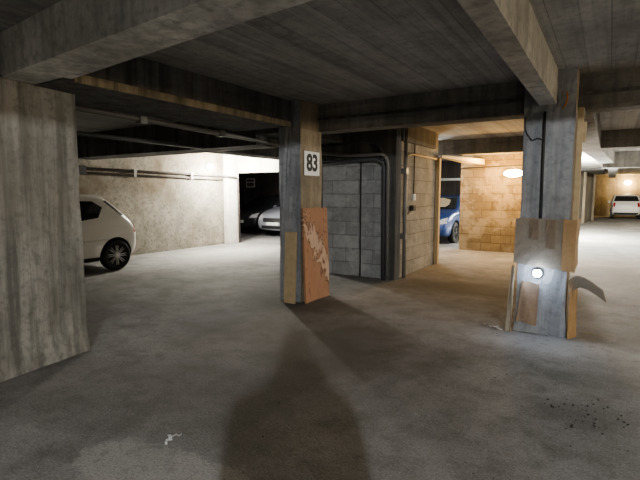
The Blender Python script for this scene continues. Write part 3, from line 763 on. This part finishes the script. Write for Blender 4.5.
# ------------------------------------------------------------------ litter and crumbs
def scrap(name, label, cat, loc, parts, mat, seed, group=None):
    rn = random.Random(seed); bm = bmesh.new()
    for (x, y, z, l, w, a) in parts:
        c, s_ = math.cos(a), math.sin(a); nx = 5; top = []; bot = []
        for i in range(nx + 1):
            u = (i / nx - .5) * l; h = z + .018 * abs(math.sin(i * 1.9 + seed)) + .004
            for L_, off in ((top, w / 2), (bot, -w / 2)):
                off += rn.uniform(-.2, .2) * w
                L_.append(bm.verts.new((x + u * c - off * s_, y + u * s_ + off * c, h)))
        for i in range(nx): bm.faces.new((bot[i], bot[i+1], top[i+1], top[i]))
    bmesh.ops.solidify(bm, geom=bm.faces[:], thickness=.003)
    o = obj(name, bm, M[mat]); o.location = loc; return tag(o, label, cat, group)
scrap('paper_scrap', 'crumpled white scrap on the bare floor near the viewer', 'litter', (-2.2, 1.83, .003), [(0, 0, 0, .085, .02, .9), (0.0, -.035, 0, .07, .022, -.5), (.02, -.08, 0, .06, .014, -.8)], 'litter', 2)
scrap('torn_wrapper', 'pale torn wrapper on floor left of the wrapped pillar', 'litter', (-.98, 5.30, .003), [(0, 0, 0, .16, .03, -.9), (-.05, .05, 0, .10, .03, .4)], 'litter', 4)
scrap('torn_wrapper', 'grey dirty scrap beyond the pale torn wrapper', 'litter', (-1.12, 5.42, .003), [(0, 0, 0, .14, .04, .3), (.03, -.06, 0, .10, .03, 1.2)], 'litter2', 6)
scrap('cardboard_scrap', 'brown flat scrap on floor right of the wrapped pillar', 'litter', (-.10, 5.62, .003), [(0, 0, 0, .26, .03, -.4), (.04, -.06, 0, .2, .02, -.2)], 'card_pale', 8)
rn = random.Random(21)
bm = bmesh.new()
for i in range(90):
    if i < 50: x, y = rn.gauss(-.06, .16), rn.gauss(3.52, .16)
    else: x, y = rn.gauss(-.6, .9), rn.gauss(3.4, .9)
    r = rn.uniform(.003, .008) if i < 50 else rn.uniform(.002, .006)
    res = bmesh.ops.create_icosphere(bm, subdivisions=1, radius=r, matrix=Matrix.Translation((x, y, r * .5)))
    for v in res['verts']: v.co += Vector((rn.uniform(-.3, .3), rn.uniform(-.3, .3), rn.uniform(-.3, .2))) * r
tag(obj('rubble', bm, M['rubble']), 'scattered dark crumbs on the open floor', 'rubble', kind='stuff')

# ------------------------------------------------------------------ the photographer, standing behind the camera
def skin_body(name, pts, edges, mat, parent, sub=2):
    me = D.meshes.new(name); me.from_pydata([p[0] for p in pts], edges, []); o = D.objects.new(name, me); COL.objects.link(o); o.parent = parent
    md = o.modifiers.new('s', 'SKIN'); md.use_smooth_shade = True
    for v, p in zip(me.skin_vertices[0].data, pts): v.radius = p[1] if isinstance(p[1], tuple) else (p[1], p[1])
    me.skin_vertices[0].data[0].use_root = True
    o.modifiers.new('u', 'SUBSURF').levels = sub; o.modifiers['u'].render_levels = sub
    bpy.context.view_layer.update()
    m2 = D.meshes.new_from_object(o.evaluated_get(bpy.context.evaluated_depsgraph_get())); o.modifiers.clear(); o.data = m2
    m2.materials.clear(); m2.materials.append(mat)
    for p in m2.polygons: p.use_smooth = True; p.material_index = 0
    return o
ph = empty('person', 'standing person in dark clothes holding up a phone', 'person', tuple(fw * -.50 + rt * .02), TH)
ph.scale = (.87, .95, .94)
pts = [((0,0,.96),(.21,.13)), ((0,0,1.18),(.17,.12)), ((0,0,1.38),(.16,.11)), ((0,.02,1.50),.06), ((0,.05,1.60),(.075,.09)), ((0,.05,1.70),(.07,.085)),
       ((.19,0,1.40),.065), ((.23,.10,1.15),.05), ((.09,.34,1.40),.036), ((.06,.40,1.44),.03),
       ((-.19,0,1.40),.065), ((-.23,.10,1.15),.05), ((-.09,.34,1.40),.036), ((-.06,.40,1.44),.03),
       ((.10,0,.86),.095), ((.11,.02,.48),.065), ((.12,-.02,.09),.045), ((.13,.14,.04),.04),
       ((-.10,0,.86),.095), ((-.11,.02,.48),.065), ((-.12,-.02,.09),.045), ((-.13,.14,.04),.04)]
ed = [(0,1),(1,2),(2,3),(3,4),(4,5),(2,6),(6,7),(7,8),(8,9),(2,10),(10,11),(11,12),(12,13),(0,14),(14,15),(15,16),(16,17),(0,18),(18,19),(19,20),(20,21)]
skin_body('body', pts, ed, M['jacket'], ph)

# ------------------------------------------------------------------ world, camera
w = D.worlds.new('world'); w.use_nodes = True
w.node_tree.nodes['Background'].inputs[0].default_value = (.5, .5, .52, 1); w.node_tree.nodes['Background'].inputs[1].default_value = .0
bpy.context.scene.world = w
cam = D.cameras.new('camera'); cam.sensor_width = 36; cam.sensor_fit = 'HORIZONTAL'; cam.lens = 462 / 640 * 36; cam.clip_start = .02; cam.clip_end = 200
co = D.objects.new('camera', cam); COL.objects.link(co)
co.location = (0, 0, 1.5); pitch = math.atan(46 / 462)
co.rotation_euler = (PI/2 - pitch, 0, TH)
bpy.context.scene.camera = co
vs_ = bpy.context.scene.view_settings
vs_.view_transform = 'AgX'; vs_.look = 'AgX - Medium High Contrast'; vs_.exposure = 1.46
